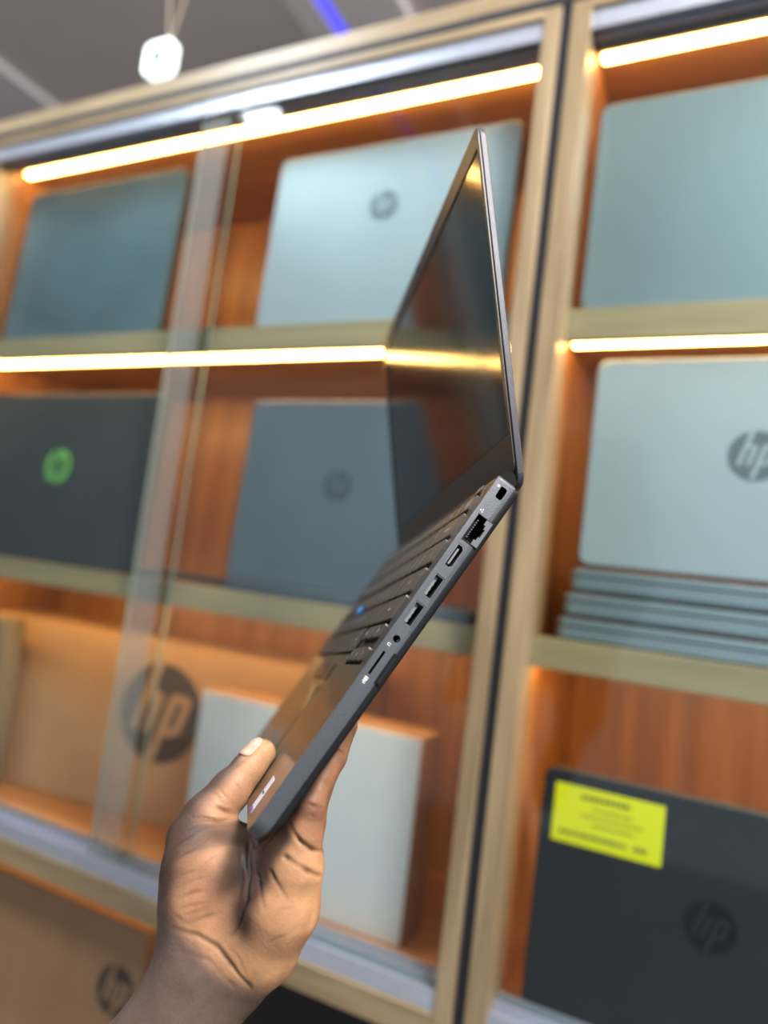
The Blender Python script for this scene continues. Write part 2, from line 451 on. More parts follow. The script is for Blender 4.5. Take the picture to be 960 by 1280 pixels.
shelf_laptop('silver laptop with grey round logo standing on a stack of closed laptops', 'laptop', -.203, .233, .0585, .364, .050, M['silver'], M['dark_base'],
             (.014, .226, .034, M['logo_grey'], M['silver']), lean=2)
bl = shelf_laptop('black laptop with a yellow label and dark round logo on the bottom shelf', 'laptop', -.222, .226, -.5585, -.2305, .052, M['black_lid'], M['dark_base'],
             (.003, -.380, .031, M['logo_dark'], M['black_lid']), lean=2)
# yellow printed label on the black laptop
cx = X((-.222 + .226) / 2); z0 = Z(-.5585)
lb = box('label_sticker', X(-.2045) - cx, X(-.0600) - cx, -.0012, .0002, Z(-.3255) - z0, Z(-.2485) - z0, M['yellow'], bl, 0.0003)
bm = bmesh.new()
random.seed(11)
for (zz, xa_, xb_, th) in ((-.2515, -.168, -.103, .0042), (-.2650, -.150, -.100, .0016), (-.2750, -.165, -.085, .0016), (-.2850, -.150, -.096, .0016), (-.3020, -.194, -.104, .0036), (-.3020, -.095, -.078, .0040)):
    xx = xa_
    while xx < xb_:
        wd = random.uniform(.003, .0065)
        add_box(bm, X(xx) - cx, X(min(xx + wd, xb_)) - cx, -.0016, -.0011, Z(zz - .010) - z0 - th / 2 * U, Z(zz - .010) - z0 + th * U)
        xx += wd + .0022
from_bm('printed_lines', bm, M['ink'], lb)

def flat_laptop(label, x0, x1, z0, z1, y0, y1, m, group=None, round_y=False):
    w, d, h = X(x1 - x0), X(y1 - y0), X(z1 - z0)
    t = thing('laptop', label, 'laptop', (X((x0 + x1) / 2), X((y0 + y1) / 2), Z(z0) + .0003), 0, group)
    slab('base', w, d, .012, [(0, .005), (.003, .0005), (h * .58, 0), (h * .60, .0008)], m, t)
    slab('lid', w, d, .012, [(h * .68, .001), (h * .70, 0), (h - .0012, 0), (h - .0002, .001)], m, t)
    slab('hinge_bar', w * .7, .010, .003, [(h * .55, 0), (h * .75, 0)], M['dark_base'], t, cy=d / 2 - .006)
    return t
flat_laptop('closed blue-grey laptop lying flat under the slate laptop', -.825, -.355, -.0500, -.0295, .045, .30, M['slate'])
flat_laptop('closed dark laptop lying flat behind the charcoal laptop', -1.30, -.885, -.0500, -.0370, .13, .36, M['dark_base'])
for k, nm in enumerate(('lowest', 'middle', 'topmost')):
    flat_laptop('closed silver laptop lying flat, %s of the stack of three' % nm, -.225 + .006 * k, .20 + .01 * k, -.0500 + .036 * k, -.0500 + .036 * k + .031, .048 + .002 * k, .34, M['silver_b'], 'stacked closed laptops on the middle shelf')

# ---------------------------------------------------------------- boxes
def carton(name, label, cx_, cy_, z0, w, d, h, m, m_side=None, rotz=0.0):
    t = thing(name, label, 'box', (X(cx_), X(cy_), Z(z0) + .0004), rotz)
    w, d, h = X(w), X(d), X(h)
    bm = bmesh.new(); add_box(bm, -w / 2, w / 2, 0, d, 0, h, .0015)
    for f in bm.faces: f.material_index = 0 if f.normal.y < -.5 else 1
    from_bm('box_body', bm, [m, m_side or m], t)
    box('top_flap', -w / 2 + .001, w / 2 - .001, .001, d * .5 - .001, h, h + .0012, m_side or m, t)
    box('top_flap', -w / 2 + .001, w / 2 - .001, d * .5 + .001, d - .001, h, h + .0012, m_side or m, t)
    return t, w, h
t, w_, h_ = carton('cardboard_box', 'tan cardboard box with a big dark round logo on the bottom shelf', -1.10, .215, -.560, .95, .14, .372, M['card'], rotz=math.radians(5))
round_mark(t, X(.030), X(.225), 0.0, X(.103), M['card_ink'], M['card'])
carton('white_box', 'plain white-fronted box standing before the tan cardboard box, partly behind the hand', -.650, .10, -.560, .447, .088, .317, M['box_white'], M['card_b'])
t, w_, h_ = carton('grey_box', 'grey-green box with dark print at the left end of the bottom shelf', -1.535, .10, -.560, .19, .05, .37, M['box_grey'])
for za, zb in ((.27, .30), (.17, .21)):
    box('printed_band', -w_ / 2 + .004, w_ / 2 - .004, -.0012, .0003, X(za), X(zb), M['card_ink'], t)
t, w_, h_ = carton('cardboard_box', 'brown cardboard box in the open compartment below the left cabinet doors', -1.24, .055, -1.05, .72, .25, .385, M['card_b'])
round_mark(t, X(.308), X(.270), 0.0, X(.045), M['card_ink'], M['card_b'])
carton('black_box', 'plain black box below the left cabinet doors behind the wrist', -.53, .055, -1.05, .40, .25, .425, M['black_box'])

# ---------------------------------------------------------------- shelf that carries the lower boxes
for nm_, a_, b_ in (('left', -1.638, -.318), ('right', -.259, .928)):
    par = [o for o in COL.objects if o.name.startswith('display_cabinet') and ((nm_ == 'left') == (o.location.x < X(-1)))][0]
    box('plinth_shelf', X(a_) - par.location.x, X(b_) - par.location.x, X(.0), X(.435), Z(-1.09), Z(-1.0502), M['wood_in_x'], par)

# ---------------------------------------------------------------- the laptop held up
# local axes: x away from the near (port) side, y towards the front edge, z up off the keyboard deck
LM = Matrix(((-0.57496, -0.3429, -0.74286, -0.12078), (0.80799, -0.38079, -0.4496, 0.38268 - U),
             (-0.12871, -0.85873, 0.496, 0.06711 + EYE), (0, 0, 0, 1)))
LW, LD = .326, .225
lap = thing('laptop', 'open dark grey laptop held up by the hand, ports along its near side', 'laptop')
lap.matrix_world = LM

def solid_bool(o, cutters):
    bpy.context.view_layer.update()
    for c in cutters:
        md = o.modifiers.new('cut', 'BOOLEAN'); md.operation = 'DIFFERENCE'; md.solver = 'EXACT'; md.object = c
    dg = bpy.context.evaluated_depsgraph_get()
    me = bpy.data.meshes.new_from_object(o.evaluated_get(dg), depsgraph=dg)
    o.modifiers.clear(); old = o.data; o.data = me; bpy.data.meshes.remove(old)
    for c in cutters: bpy.data.objects.remove(c, do_unlink=True)

def prism_x(name, pts, x0, x1, m, parent=None):
    """polygon in (y, z) extruded along x"""
    bm = bmesh.new()
    a = [bm.verts.new((x0, y, z)) for y, z in pts]; b_ = [bm.verts.new((x1, y, z)) for y, z in pts]
    bm.faces.new(a[::-1]); bm.faces.new(b_)
    for i in range(len(pts)): bm.faces.new((a[i], a[(i + 1) % len(pts)], b_[(i + 1) % len(pts)], b_[i]))
    return from_bm(name, bm, m, parent)

# upper case: deck and silver-grey side wall, z 0 .. -0.0088
bm = bmesh.new()
add_slab(bm, LW, LD, .004, [(-.0081, 0.0003), (-.0068, 0.0), (-.0005, 0.0), (0.0, .0005)], LW / 2, LD / 2, 10, (.009, .009, .003, .003))
bm.verts.ensure_lookup_table()
for v in bm.verts:
    if v.co.z < -.006: v.co.z -= .0036 * max(0, 1 - v.co.y / LD) * (1 if v.co.z < -.008 else .8)
    if v.co.z < -.008 and v.co.y > LD - .012: v.co.y -= .0022 * (v.co.y - LD + .012) / .012
for f in bm.faces:
    f.material_index = 0
case = from_bm('upper_case', bm, [M['l_side'], M['l_deck']], lap)
for f in case.data.polygons:
    f.material_index = 1 if f.normal.z > .9 else 0
mm = .001
PORTS = {
    'lock': [(5.2, -4.6), (11.6, -4.6), (12.8, -5.4), (12.8, -8.0), (11.9, -8.8), (6.2, -8.8), (5.2, -7.8)],
    'network': [(26.6, -2.9), (43.2, -2.9), (43.2, -8.6), (39.9, -8.6), (39.9, -9.8), (37.5, -9.8), (37.5, -10.9), (32.2, -10.9), (32.2, -9.8), (29.9, -9.8), (29.9, -8.6), (26.6, -8.6)],
    'hdmi': [(46.6, -2.9), (61.4, -2.9), (61.4, -6.2), (59.6, -8.0), (48.4, -8.0), (46.6, -6.2)],
    'usb_a': [(67.4, -2.5), (81.4, -2.5), (81.4, -8.4), (67.4, -8.4)],
    'usb_b': [(85.7, -2.3), (99.5, -2.3), (99.5, -8.2), (85.7, -8.2)],
    'audio': [(108.3 + 2.0 * math.cos(k * math.pi / 8), -5.3 + 2.0 * math.sin(k * math.pi / 8)) for k in range(16)],
    'sd': [(117.2, -3.2), (131.0, -3.2), (131.0, -4.6), (117.2, -4.6)],
}
cuts = []
for k, pts in PORTS.items():
    cuts.append(prism_x('cutter', [(y * mm, z * mm) for y, z in pts], -.002, .011, M['port_dark'], lap))
# well the keys sit in
KX0, KX1, KY0, KY1 = .0205, .3055, .0085, .1205
bm = bmesh.new(); add_box(bm, .0195, .3065, .0075, .1205, -.0016, .002)
cuts.append(from_bm('cutter', bm, M['l_well'], lap))
bm = bmesh.new(); add_box(bm, .0195, .0815, .1195, .1285, -.0016, .002)
cuts.append(from_bm('cutter', bm, M['l_well'], lap))
solid_bool(case, cuts)
for p_ in case.data.polygons: p_.use_smooth = True
case.data.set_sharp_from_angle(angle=math.radians(32))
M['_'] = None
case.data.materials.append(M['l_well']); case.data.materials.append(M['port_dark'])
n_slots = len(case.data.materials)
slot = {m.name if m else '': i for i, m in enumerate(case.data.materials)}
wi = [i for i, m in enumerate(case.data.materials) if m == M['l_well']][0]
pi_ = [i for i, m in enumerate(case.data.materials) if m == M['port_dark']][0]
for f in case.data.polygons:
    c = f.center
    if .018 < c.x < .31 and c.z < -.0005 and c.z > -.0025 and .006 < c.y < .13: f.material_index = wi
    elif .0004 < c.x < .0115 and -.0115 < c.z < -.0008 and .003 < c.y < .14: f.material_index = pi_

# bottom cover: wedge that is deeper towards the hinge
bm = bmesh.new()
def ring(z, ins, sl, fr):
    out = []
    rr = (.010, .010, .004, .004)
    for q, (sx, sy) in enumerate(((1, 1), (-1, 1), (-1, -1), (1, -1))):
        rad = max(rr[q] - ins * .3, .001)
        px, py = LW / 2 + sx * (LW / 2 - ins - rad), LD / 2 + sy * (LD / 2 - ins - rad)
        for k in range(11):
            a = math.pi / 2 * (q + k / 10)
            x, y = px + rad * math.cos(a), py + rad * math.sin(a)
            y -= fr * max(0, (y - LD + .05) / .05) ** 3
            out.append(bm.verts.new((x, y, z - sl * (1 - y / LD))))
    return out
rings = [ring(-.0078, .0005, .0032, .002), ring(-.0086, .0003, .0034, .0024), ring(-.0112, .0006, .0030, .0065), ring(-.0122, .0020, .0034, .0095), ring(-.0125, .0060, .0036, .012)]
n = len(rings[0])
for A, B in zip(rings[:-1], rings[1:]):
    for i in range(n): bm.faces.new((A[i], A[(i + 1) % n], B[(i + 1) % n], B[i]))
bm.faces.new(rings[0][::-1]); bm.faces.new(rings[-1])
cover = from_bm('bottom_cover', bm, M['l_bottom'], lap, smooth=40)
for (fx, fy) in ((.04, .030), (.286, .030)):
    slab('rubber_foot', .045, .008, .003, [(-.0168, .0008), (-.0135, 0)], M['rubber'], cover, fx, fy)
slab('rubber_foot', .20, .007, .003, [(-.0128, .0008), (-.0108, 0)], M['rubber'], cover, .163, .195)
bm = bmesh.new()
for k in range(22): add_box(bm, .09 + k * .0068, .0935 + k * .0068, .05, .075, -.0151, -.0135)
from_bm('vent_slats', bm, M['rubber'], cover)

# port inserts
def port(name, label=None):
    o = bpy.data.objects.new(name, None); COL.objects.link(o); o.parent = lap; o.empty_display_size = .005
    if label: o['label'] = label
    return o
def frame_ring(name, y0, y1, z0, z1, t_, x0, x1, m, parent):
    bm = bmesh.new()
    add_box(bm, x0, x1, y0, y1, z1 - t_, z1); add_box(bm, x0, x1, y0, y1, z0, z0 + t_)
    add_box(bm, x0, x1, y0, y0 + t_, z0 + t_, z1 - t_); add_box(bm, x0, x1, y1 - t_, y1, z0 + t_, z1 - t_)
    return from_bm(name, bm, m, parent)
for (y0, y1, z0, z1) in ((.0676, .0812, -.0082, -.0027), (.0859, .0993, -.0080, -.0025)):
    p_ = frame_ring('usb_port', y0, y1, z0, z1, .0004, .0004, .0100, M['port_metal'], lap)
    box('tongue', .0025, .0098, y0 + .0012, y1 - .0012, z1 - .0024, z1 - .0008, M['port_grey'], p_)
    bm = bmesh.new()
    for k in range(4): add_box(bm, .003, .0085, y0 + .0022 + k * .0028, y0 + .0034 + k * .0028, z1 - .0027, z1 - .0024)
    from_bm('contacts', bm, M['port_metal'], p_)
# hdmi
def hd(ins): return [((46.6 + ins) * mm, (-2.9 - ins) * mm), ((61.4 - ins) * mm, (-2.9 - ins) * mm), ((61.4 - ins) * mm, (-6.2 + ins * .4) * mm), ((59.6 - ins * .4) * mm, (-8.0 + ins) * mm), ((48.4 + ins * .4) * mm, (-8.0 + ins) * mm), ((46.6 + ins) * mm, (-6.2 + ins * .4) * mm)]
bm = bmesh.new()
o0, i0 = hd(.12), hd(.55)
A = [bm.verts.new((.0002, y, z)) for y, z in o0]; B = [bm.verts.new((.0002, y, z)) for y, z in i0]
C = [bm.verts.new((.0100, y, z)) for y, z in i0]; D_ = [bm.verts.new((.0100, y, z)) for y, z in o0]
for i in range(6):
    j = (i + 1) % 6
    bm.faces.new((A[i], A[j], B[j], B[i])); bm.faces.new((B[i], B[j], C[j], C[i])); bm.faces.new((C[i], C[j], D_[j], D_[i])); bm.faces.new((D_[i], D_[j], A[j], A[i]))
hp_ = from_bm('video_port', bm, M['port_metal'], lap)
box('tongue', .0015, .0098, .0490, .0590, -.0056, -.0045, M['port_grey'], hp_)
# network jack with its drop-down flap
nj = prism_x('network_jack', [(.0272, -.0034), (.0426, -.0034), (.0426, -.0046), (.0272, -.0046)], .003, .0100, M['port_dark'], lap)
bm = bmesh.new()
for k in range(8): add_box(bm, .0015, .0090, .0290 + k * .0016, .0296 + k * .0016, -.0052, -.0046)
from_bm('contacts', bm, M['port_metal'], nj)
fl = prism_x('network_jack_flap', [(.0266, -.0086), (.0299, -.0086), (.0299, -.0098), (.0322, -.0098), (.0322, -.0109), (.0375, -.0109), (.0375, -.0098), (.0399, -.0098), (.0399, -.0086), (.0432, -.0086), (.0432, -.0126), (.0266, -.0126)], -.0003, .0022, M['flap'], lap)
fl['label'] = 'grey hinged flap below the network jack'
bm = bmesh.new()
for y_ in (.0262, .0434): add_box(bm, -.0003, .0012, y_, y_ + .0003, -.0126, -.0026)
from_bm('flap_seam', bm, M['l_seam'], fl)
bm = bmesh.new()
bmesh.ops.create_cone(bm, cap_ends=False, segments=24, radius1=.0019, radius2=.0017, depth=.003, matrix=Matrix.Translation((.0017, .1083, -.0053)) @ Matrix.Rotation(math.pi / 2, 4, 'Y'))
aj = from_bm('audio_jack', bm, M['port_metal'], lap)
box('contact', .003, .006, .1077, .1089, -.0070, -.0064, M['port_metal'], aj)
sc_ = box('smart_card_slot', -.0003, .0012, .1150, .1330, -.0118, -.0086, M['port_dark'], lap)
sc_['label'] = 'dark smart card slot in the lower side edge'
box('card_guide', -.0006, .0008, .1165, .1322, -.0111, -.0096, M['l_bottom'], sc_)
# tiny symbols printed beside the ports
def ticks(name, boxes, parent=lap):
    bm = bmesh.new()
    for y0, y1, z0, z1 in boxes: add_box(bm, -.00012, .0003, y0, y1, z0, z1)
    return from_bm(name, bm, M['l_legend'], parent)
ticks('card_symbol', [(.1328, .1334, -.0050, -.0030), (.1338, .1345, -.0050, -.0030), (.1349, .1356, -.0046, -.0030), (.1360, .1364, -.0050, -.0034)])
ticks('headset_symbol', [(.1122, .1136, -.0031, -.0028), (.1122, .1125, -.0046, -.0031), (.1133, .1136, -.0046, -.0031)])
ticks('network_symbol', [(.0236, .0243, -.0030, -.0022), (.0228, .0234, -.0041, -.0034), (.0242, .0248, -.0041, -.0034)])
ticks('lock_symbol', [(.0055, .0068, -.0036, -.0028), (.0058, .0060, -.0028, -.0021), (.0063, .0065, -.0028, -.0021)])

# ---- keyboard: user's left is far (+x), user's right is near (x small)
PITCH = .01905; KH = .0172
key_cache = {}
def key_mesh(w_, h_):
    k = (round(w_, 5), round(h_, 5))
    if k not in key_cache:
        bm = bmesh.new()
        add_slab(bm, w_, h_, .0014, [(-.0012, 0), (.0004, 0), (.0009, .0005)], seg=2)
        bmesh.ops.recalc_face_normals(bm, faces=bm.faces)
        me = bpy.data.meshes.new('key'); bm.to_mesh(me); bm.free(); me.materials.append(M['l_key'])
        key_cache[k] = me
    return key_cache[k]
text_cache = {}
def text_mesh(ch, size):
    k = (ch, size)
    if k not in text_cache:
        cu = bpy.data.curves.new('legend', 'FONT'); cu.body = ch; cu.size = size
        cu.align_x = 'CENTER'; cu.align_y = 'CENTER'; cu.resolution_u = 1
        o = bpy.data.objects.new('tmp', cu); COL.objects.link(o)
        bpy.context.view_layer.update()
        dg = bpy.context.evaluated_depsgraph_get()
        me = bpy.data.meshes.new_from_object(o.evaluated_get(dg), depsgraph=dg)
        bpy.data.objects.remove(o, do_unlink=True)
        me.materials.clear(); me.materials.append(M['l_legend'])
        text_cache[k] = me
    return text_cache[k]
def key(cx_, cy_, w_, h_, ch):
    o = bpy.data.objects.new('key', key_mesh(w_, h_)); COL.objects.link(o); o.parent = lap
    o.location = (cx_, cy_, .0004)
    if ch:
        l_ = bpy.data.objects.new('legend', text_mesh(ch, .0062 if len(ch) == 1 else .0034)); COL.objects.link(l_); l_.parent = o
        l_.location = (0, 0, .00096); l_.rotation_euler = (0, 0, math.pi)
GAP = .0017
def row(y0, y1, items):
    """items: (legend, width in units) from the user's left; scaled to the full width"""
    tot = sum(w_ for _, w_ in items); s = (KX1 - KX0) / tot; x = KX1
    for ch, w_ in items:
        x2 = x - w_ * s
        key((x + x2) / 2, (y0 + y1) / 2, (x - x2) - GAP, y1 - y0, ch)
        x = x2
row(.0095, .0212, [('Esc', 1)] + [('F%d' % k, 1) for k in range(1, 13)] + [('PrtScr', 1), ('Ins', 1), ('Del', 1)])
row(.0232, .0404, [('`', 1)] + [(c, 1) for c in '1234567890-='] + [('Backspace', 2)])
row(.0424, .0596, [('Tab', 1.5)] + [(c, 1) for c in 'QWERTYUIOP[]'] + [('\\', 1.5)])
row(.0626, .0798, [('Caps', 1.75)] + [(c, 1) for c in "ASDFGHJKL;'"] + [('Enter', 2.25)])
row(.0818, .0990, [('Shift', 2.25)] + [(c, 1) for c in 'ZXCVBNM,./'] + [('Shift', 2.75)])
x = KX1
for ch, w_ in (('Ctrl', 1.1), ('Fn', 1), ('Win', 1), ('Alt', 1), ('', 5.2), ('Alt', 1), ('Ctrl', 1)):
    x2 = x - w_ * PITCH * .995
    key((x + x2) / 2, .1101, (x - x2) - GAP, .0180, ch)
    x = x2
AX = .0210
for k, ch in enumerate(('PgDn', '^', 'PgUp')): key(AX + .0098 + k * .0193, .1062, .0174, .0094, ch)
for k, ch in enumerate(('>', 'v', '<')): key(AX + .0098 + k * .0193, .1218, .0174, .0094, ch)
# pointing stick
bm = bmesh.new()
bmesh.ops.create_cone(bm, cap_ends=True, segments=18, radius1=.0034, radius2=.0044, depth=.0024, matrix=Matrix.Translation((.184, .0812, .0022)))
bmesh.ops.create_icosphere(bm, subdivisions=2, radius=.0044, matrix=Matrix.Translation((.184, .0812, .0034)) @ Matrix.Diagonal((1, 1, .35, 1)))
ps = from_bm('pointing_stick', bm, M['stick'], lap); ps['label'] = 'blue rubber pointing stick between the keys'
# touchpad and its buttons
slab('touchpad', .100, .056, .004, [(-.0006, 0), (.0001, 0), (.00015, .0002)], M['l_deck'], lap, .172, .1725)
for (bx, bw) in ((.1375, .031), (.172, .034), (.2065, .031)):
    slab('touchpad_button', bw, .0125, .002, [(-.0006, 0), (.0003, 0), (.0006, .0005)], M['l_deck'], lap, bx, .1345)
    bm = bmesh.new(); add_slab(bm, bw + .0014, .0139, .0025, [(-.0004, 0), (.00008, 0)], bx, .1345); from_bm('button_seam', bm, M['l_seam'], lap)
st = box('palmrest_sticker', .0335, .0465, .2015, .2215, -.0002, .00022, M['sticker'], lap, 0.00005)
box('sticker_band', .0335, .0465, .2195, .2216, .0001, .00032, M['sticker_p'], st)
box('sticker_print', .0360, .0440, .2100, .2112, .0001, .00030, M['l_seam'], st)
slab('power_button', .010, .006, .002, [(-.0004, 0), (.0006, 0), (.0009, .0004)], M['l_key'], lap, .030, .0035, 4)

# ---- lid; own axes: s up the lid, n towards the screen side
a = 2.4424; hy, hz_ = -.0029, -.0095
LL = .229; LT = .0056
lidm = Matrix(((1, 0, 0, 0), (0, math.cos(a), math.sin(a), hy), (0, math.sin(a), -math.cos(a), hz_), (0, 0, 0, 1)))
# columns: x, s, n  -> (x, s, n) is left-handed, so build verts through a function
def lp(x, s, nn): return (x, hy + math.cos(a) * s + math.sin(a) * nn, hz_ + math.sin(a) * s - math.cos(a) * nn)
def lid_slab(name, w_, h_, r, levels, m, parent, cx_, cs, radii=None, seg=6):
    bm = bmesh.new(); add_slab(bm, w_, h_, r, levels, cx_, cs, seg, radii)
    for v in bm.verts: v.co = Vector(lp(*v.co))
    return from_bm(name, bm, m, parent, True)
shell = lid_slab('lid_shell', LW, LL + .004, .009, [(-LT, .0018), (-LT + .0012, .0003), (-.0013, 0), (-.0010, .0004)], M['l_lid'], lap, LW / 2, LL / 2 - .002, seg=8)
def lid_frame(name, x0, x1, s0, s1, ix0, ix1, is0, is1, n0, n1, m, parent, rad_o=.0008):
    """rectangular frame with a hole"""
    bm = bmesh.new()
    def rr_(a0, a1, b0, b1, r_):
        out = []
        for q, (sx, sy) in enumerate(((1, 1), (-1, 1), (-1, -1), (1, -1))):
            cx0 = (a1 - r_) if sx > 0 else (a0 + r_); cy0 = (b1 - r_) if sy > 0 else (b0 + r_)
            for k in range(6):
                t_ = math.pi / 2 * (q + k / 5); out.append((cx0 + r_ * math.cos(t_), cy0 + r_ * math.sin(t_)))
        return out
    O = rr_(x0, x1, s0, s1, rad_o); I = rr_(ix0, ix1, is0, is1, .0006)
    V = {}
    for nm, P_ in (('o', O), ('i', I)):
        for nn in (n0, n1): V[nm, nn] = [bm.verts.new(lp(px, ps_, nn)) for px, ps_ in P_]
    for i in range(len(O)):
        j = (i + 1) % len(O)
        bm.faces.new((V['o', n1][i], V['o', n1][j], V['i', n1][j], V['i', n1][i]))
        bm.faces.new((V['o', n0][j], V['o', n0][i], V['i', n0][i], V['i', n0][j]))
        bm.faces.new((V['o', n0][i], V['o', n0][j], V['o', n1][j], V['o', n1][i]))
        bm.faces.new((V['i', n0][j], V['i', n0][i], V['i', n1][i], V['i', n1][j]))
    return from_bm(name, bm, m, parent)
bez = lid_frame('bezel', .0012, LW - .0012, .004, LL - .0012, .0050, LW - .0050, .0285, LL - .0145, -.0012, .0, M['l_bezel'], lap, .0065)
lid_frame('screen_gasket', .0048, LW - .0048, .0283, LL - .0143, .0058, LW - .0058, .0291, LL - .0153, -.0012, -.0002, M['l_seam'], bez)
lid_slab('camera_lens', .006, .004, .0018, [(-.0004, 0), (.0001, 0)], M['l_seam'], bez, LW / 2, LL - .0075, seg=4)
lid_slab('screen', LW - .0102, LL - .0145 - .0285 - .0002, .001, [(-.0012, 0), (-.0007, 0)], M['l_screen'], lap, LW / 2, (LL - .0145 + .0285) / 2, seg=2)
# hinges between lid and base
for hx0, hx1 in ((.0018, .040), (.286, .3242)):
    bm = bmesh.new()
    bmesh.ops.create_cone(bm, cap_ends=True, segments=20, radius1=.0050, radius2=.0050, depth=hx1 - hx0,
                          matrix=Matrix.Translation(((hx0 + hx1) / 2, -.0010, -.0062)) @ Matrix.Rotation(math.pi / 2, 4, 'Y'))
    from_bm('hinge', bm, M['l_seam'], lap)

# ---------------------------------------------------------------- the hand and forearm (in the laptop's axes)
PRIMS = [
('forearm',(0.0683,0.4376,-0.0463),(0.0627,0.3649,-0.0374),0.0311,0.0307),
('forearm',(0.0627,0.3649,-0.0374),(0.0606,0.3125,-0.0346),0.0307,0.0259),
('forearm',(0.0606,0.3125,-0.0346),(0.0635,0.2931,-0.0320),0.0259,0.0247),
('wristpalm',(0.0635,0.2931,-0.0320),(0.0683,0.2733,-0.0333),0.0247,0.0228),
('wristpalm',(0.0683,0.2733,-0.0333),(0.0689,0.2527,-0.0282),0.0228,0.0196),
('thenar',(0.0590,0.2916,-0.0279),(0.0614,0.2763,-0.0101),0.0228,0.0210),
('thenar',(0.0614,0.2763,-0.0101),(0.0667,0.2642,0.0016),0.0210,0.0188),
('thenar',(0.0667,0.2642,0.0016),(0.0760,0.2557,0.0109),0.0188,0.0153),
('thenar2',(0.0560,0.2736,-0.0327),(0.0586,0.2589,-0.0136),0.0161,0.0155),
('thenar2',(0.0586,0.2589,-0.0136),(0.0718,0.2528,0.0007),0.0155,0.0130),
('thumb',(0.0792,0.2560,0.0115),(0.0812,0.2445,0.0136),0.0150,0.0133),
('thumb',(0.0812,0.2445,0.0136),(0.0875,0.2262,0.0110),0.0133,0.0118),
('thumb',(0.0875,0.2262,0.0110),(0.0917,0.2117,0.0095),0.0118,0.0098),
('thumb',(0.0917,0.2117,0.0095),(0.0947,0.2004,0.0086),0.0098,0.0090),
('hypo',(0.0554,0.2875,-0.0447),(0.0467,0.2716,-0.0458),0.0185,0.0183),
('hypo',(0.0467,0.2716,-0.0458),(0.0386,0.2496,-0.0404),0.0183,0.0194),
('hypo',(0.0386,0.2496,-0.0404),(0.0335,0.2308,-0.0339),0.0194,0.0157),
('palmc',(0.0585,0.2758,-0.0381),(0.0562,0.2521,-0.0302),0.0188,0.0164),
('pinky',(0.0331,0.2290,-0.0330),(0.0288,0.2132,-0.0272),0.0149,0.0103),
('pinky',(0.0288,0.2132,-0.0272),(0.0263,0.2003,-0.0219),0.0103,0.0075),
('pinky',(0.0263,0.2003,-0.0219),(0.0329,0.1865,-0.0201),0.0075,0.0064),
('pinky',(0.0329,0.1865,-0.0201),(0.0380,0.1752,-0.0204),0.0064,0.0056),
('ring',(0.0473,0.2317,-0.0318),(0.0448,0.2113,-0.0289),0.0154,0.0103),
('ring',(0.0448,0.2113,-0.0289),(0.0450,0.1930,-0.0233),0.0103,0.0076),
('ring',(0.0450,0.1930,-0.0233),(0.0506,0.1755,-0.0219),0.0076,0.0069),
('ring',(0.0506,0.1755,-0.0219),(0.0547,0.1641,-0.0203),0.0069,0.0061),
('middle',(0.0668,0.2381,-0.0307),(0.0656,0.2112,-0.0275),0.0152,0.0109),
('middle',(0.0656,0.2112,-0.0275),(0.0665,0.1919,-0.0255),0.0109,0.0083),
('middle',(0.0665,0.1919,-0.0255),(0.0712,0.1714,-0.0236),0.0083,0.0071),
('middle',(0.0712,0.1714,-0.0236),(0.0746,0.1573,-0.0221),0.0071,0.0062),
('index',(0.0850,0.2434,-0.0270),(0.0855,0.2153,-0.0259),0.0153,0.0109),
('index',(0.0855,0.2153,-0.0259),(0.0859,0.1943,-0.0249),0.0109,0.0089),
('index',(0.0859,0.1943,-0.0249),(0.0900,0.1718,-0.0218),0.0089,0.0074),
('index',(0.0900,0.1718,-0.0218),(0.0908,0.1558,-0.0199),0.0074,0.0065),
('web',(0.0789,0.2557,0.0021),(0.0781,0.2469,-0.0124),0.0118,0.0109),
('web',(0.0781,0.2469,-0.0124),(0.0781,0.2409,-0.0277),0.0109,0.0137),
]
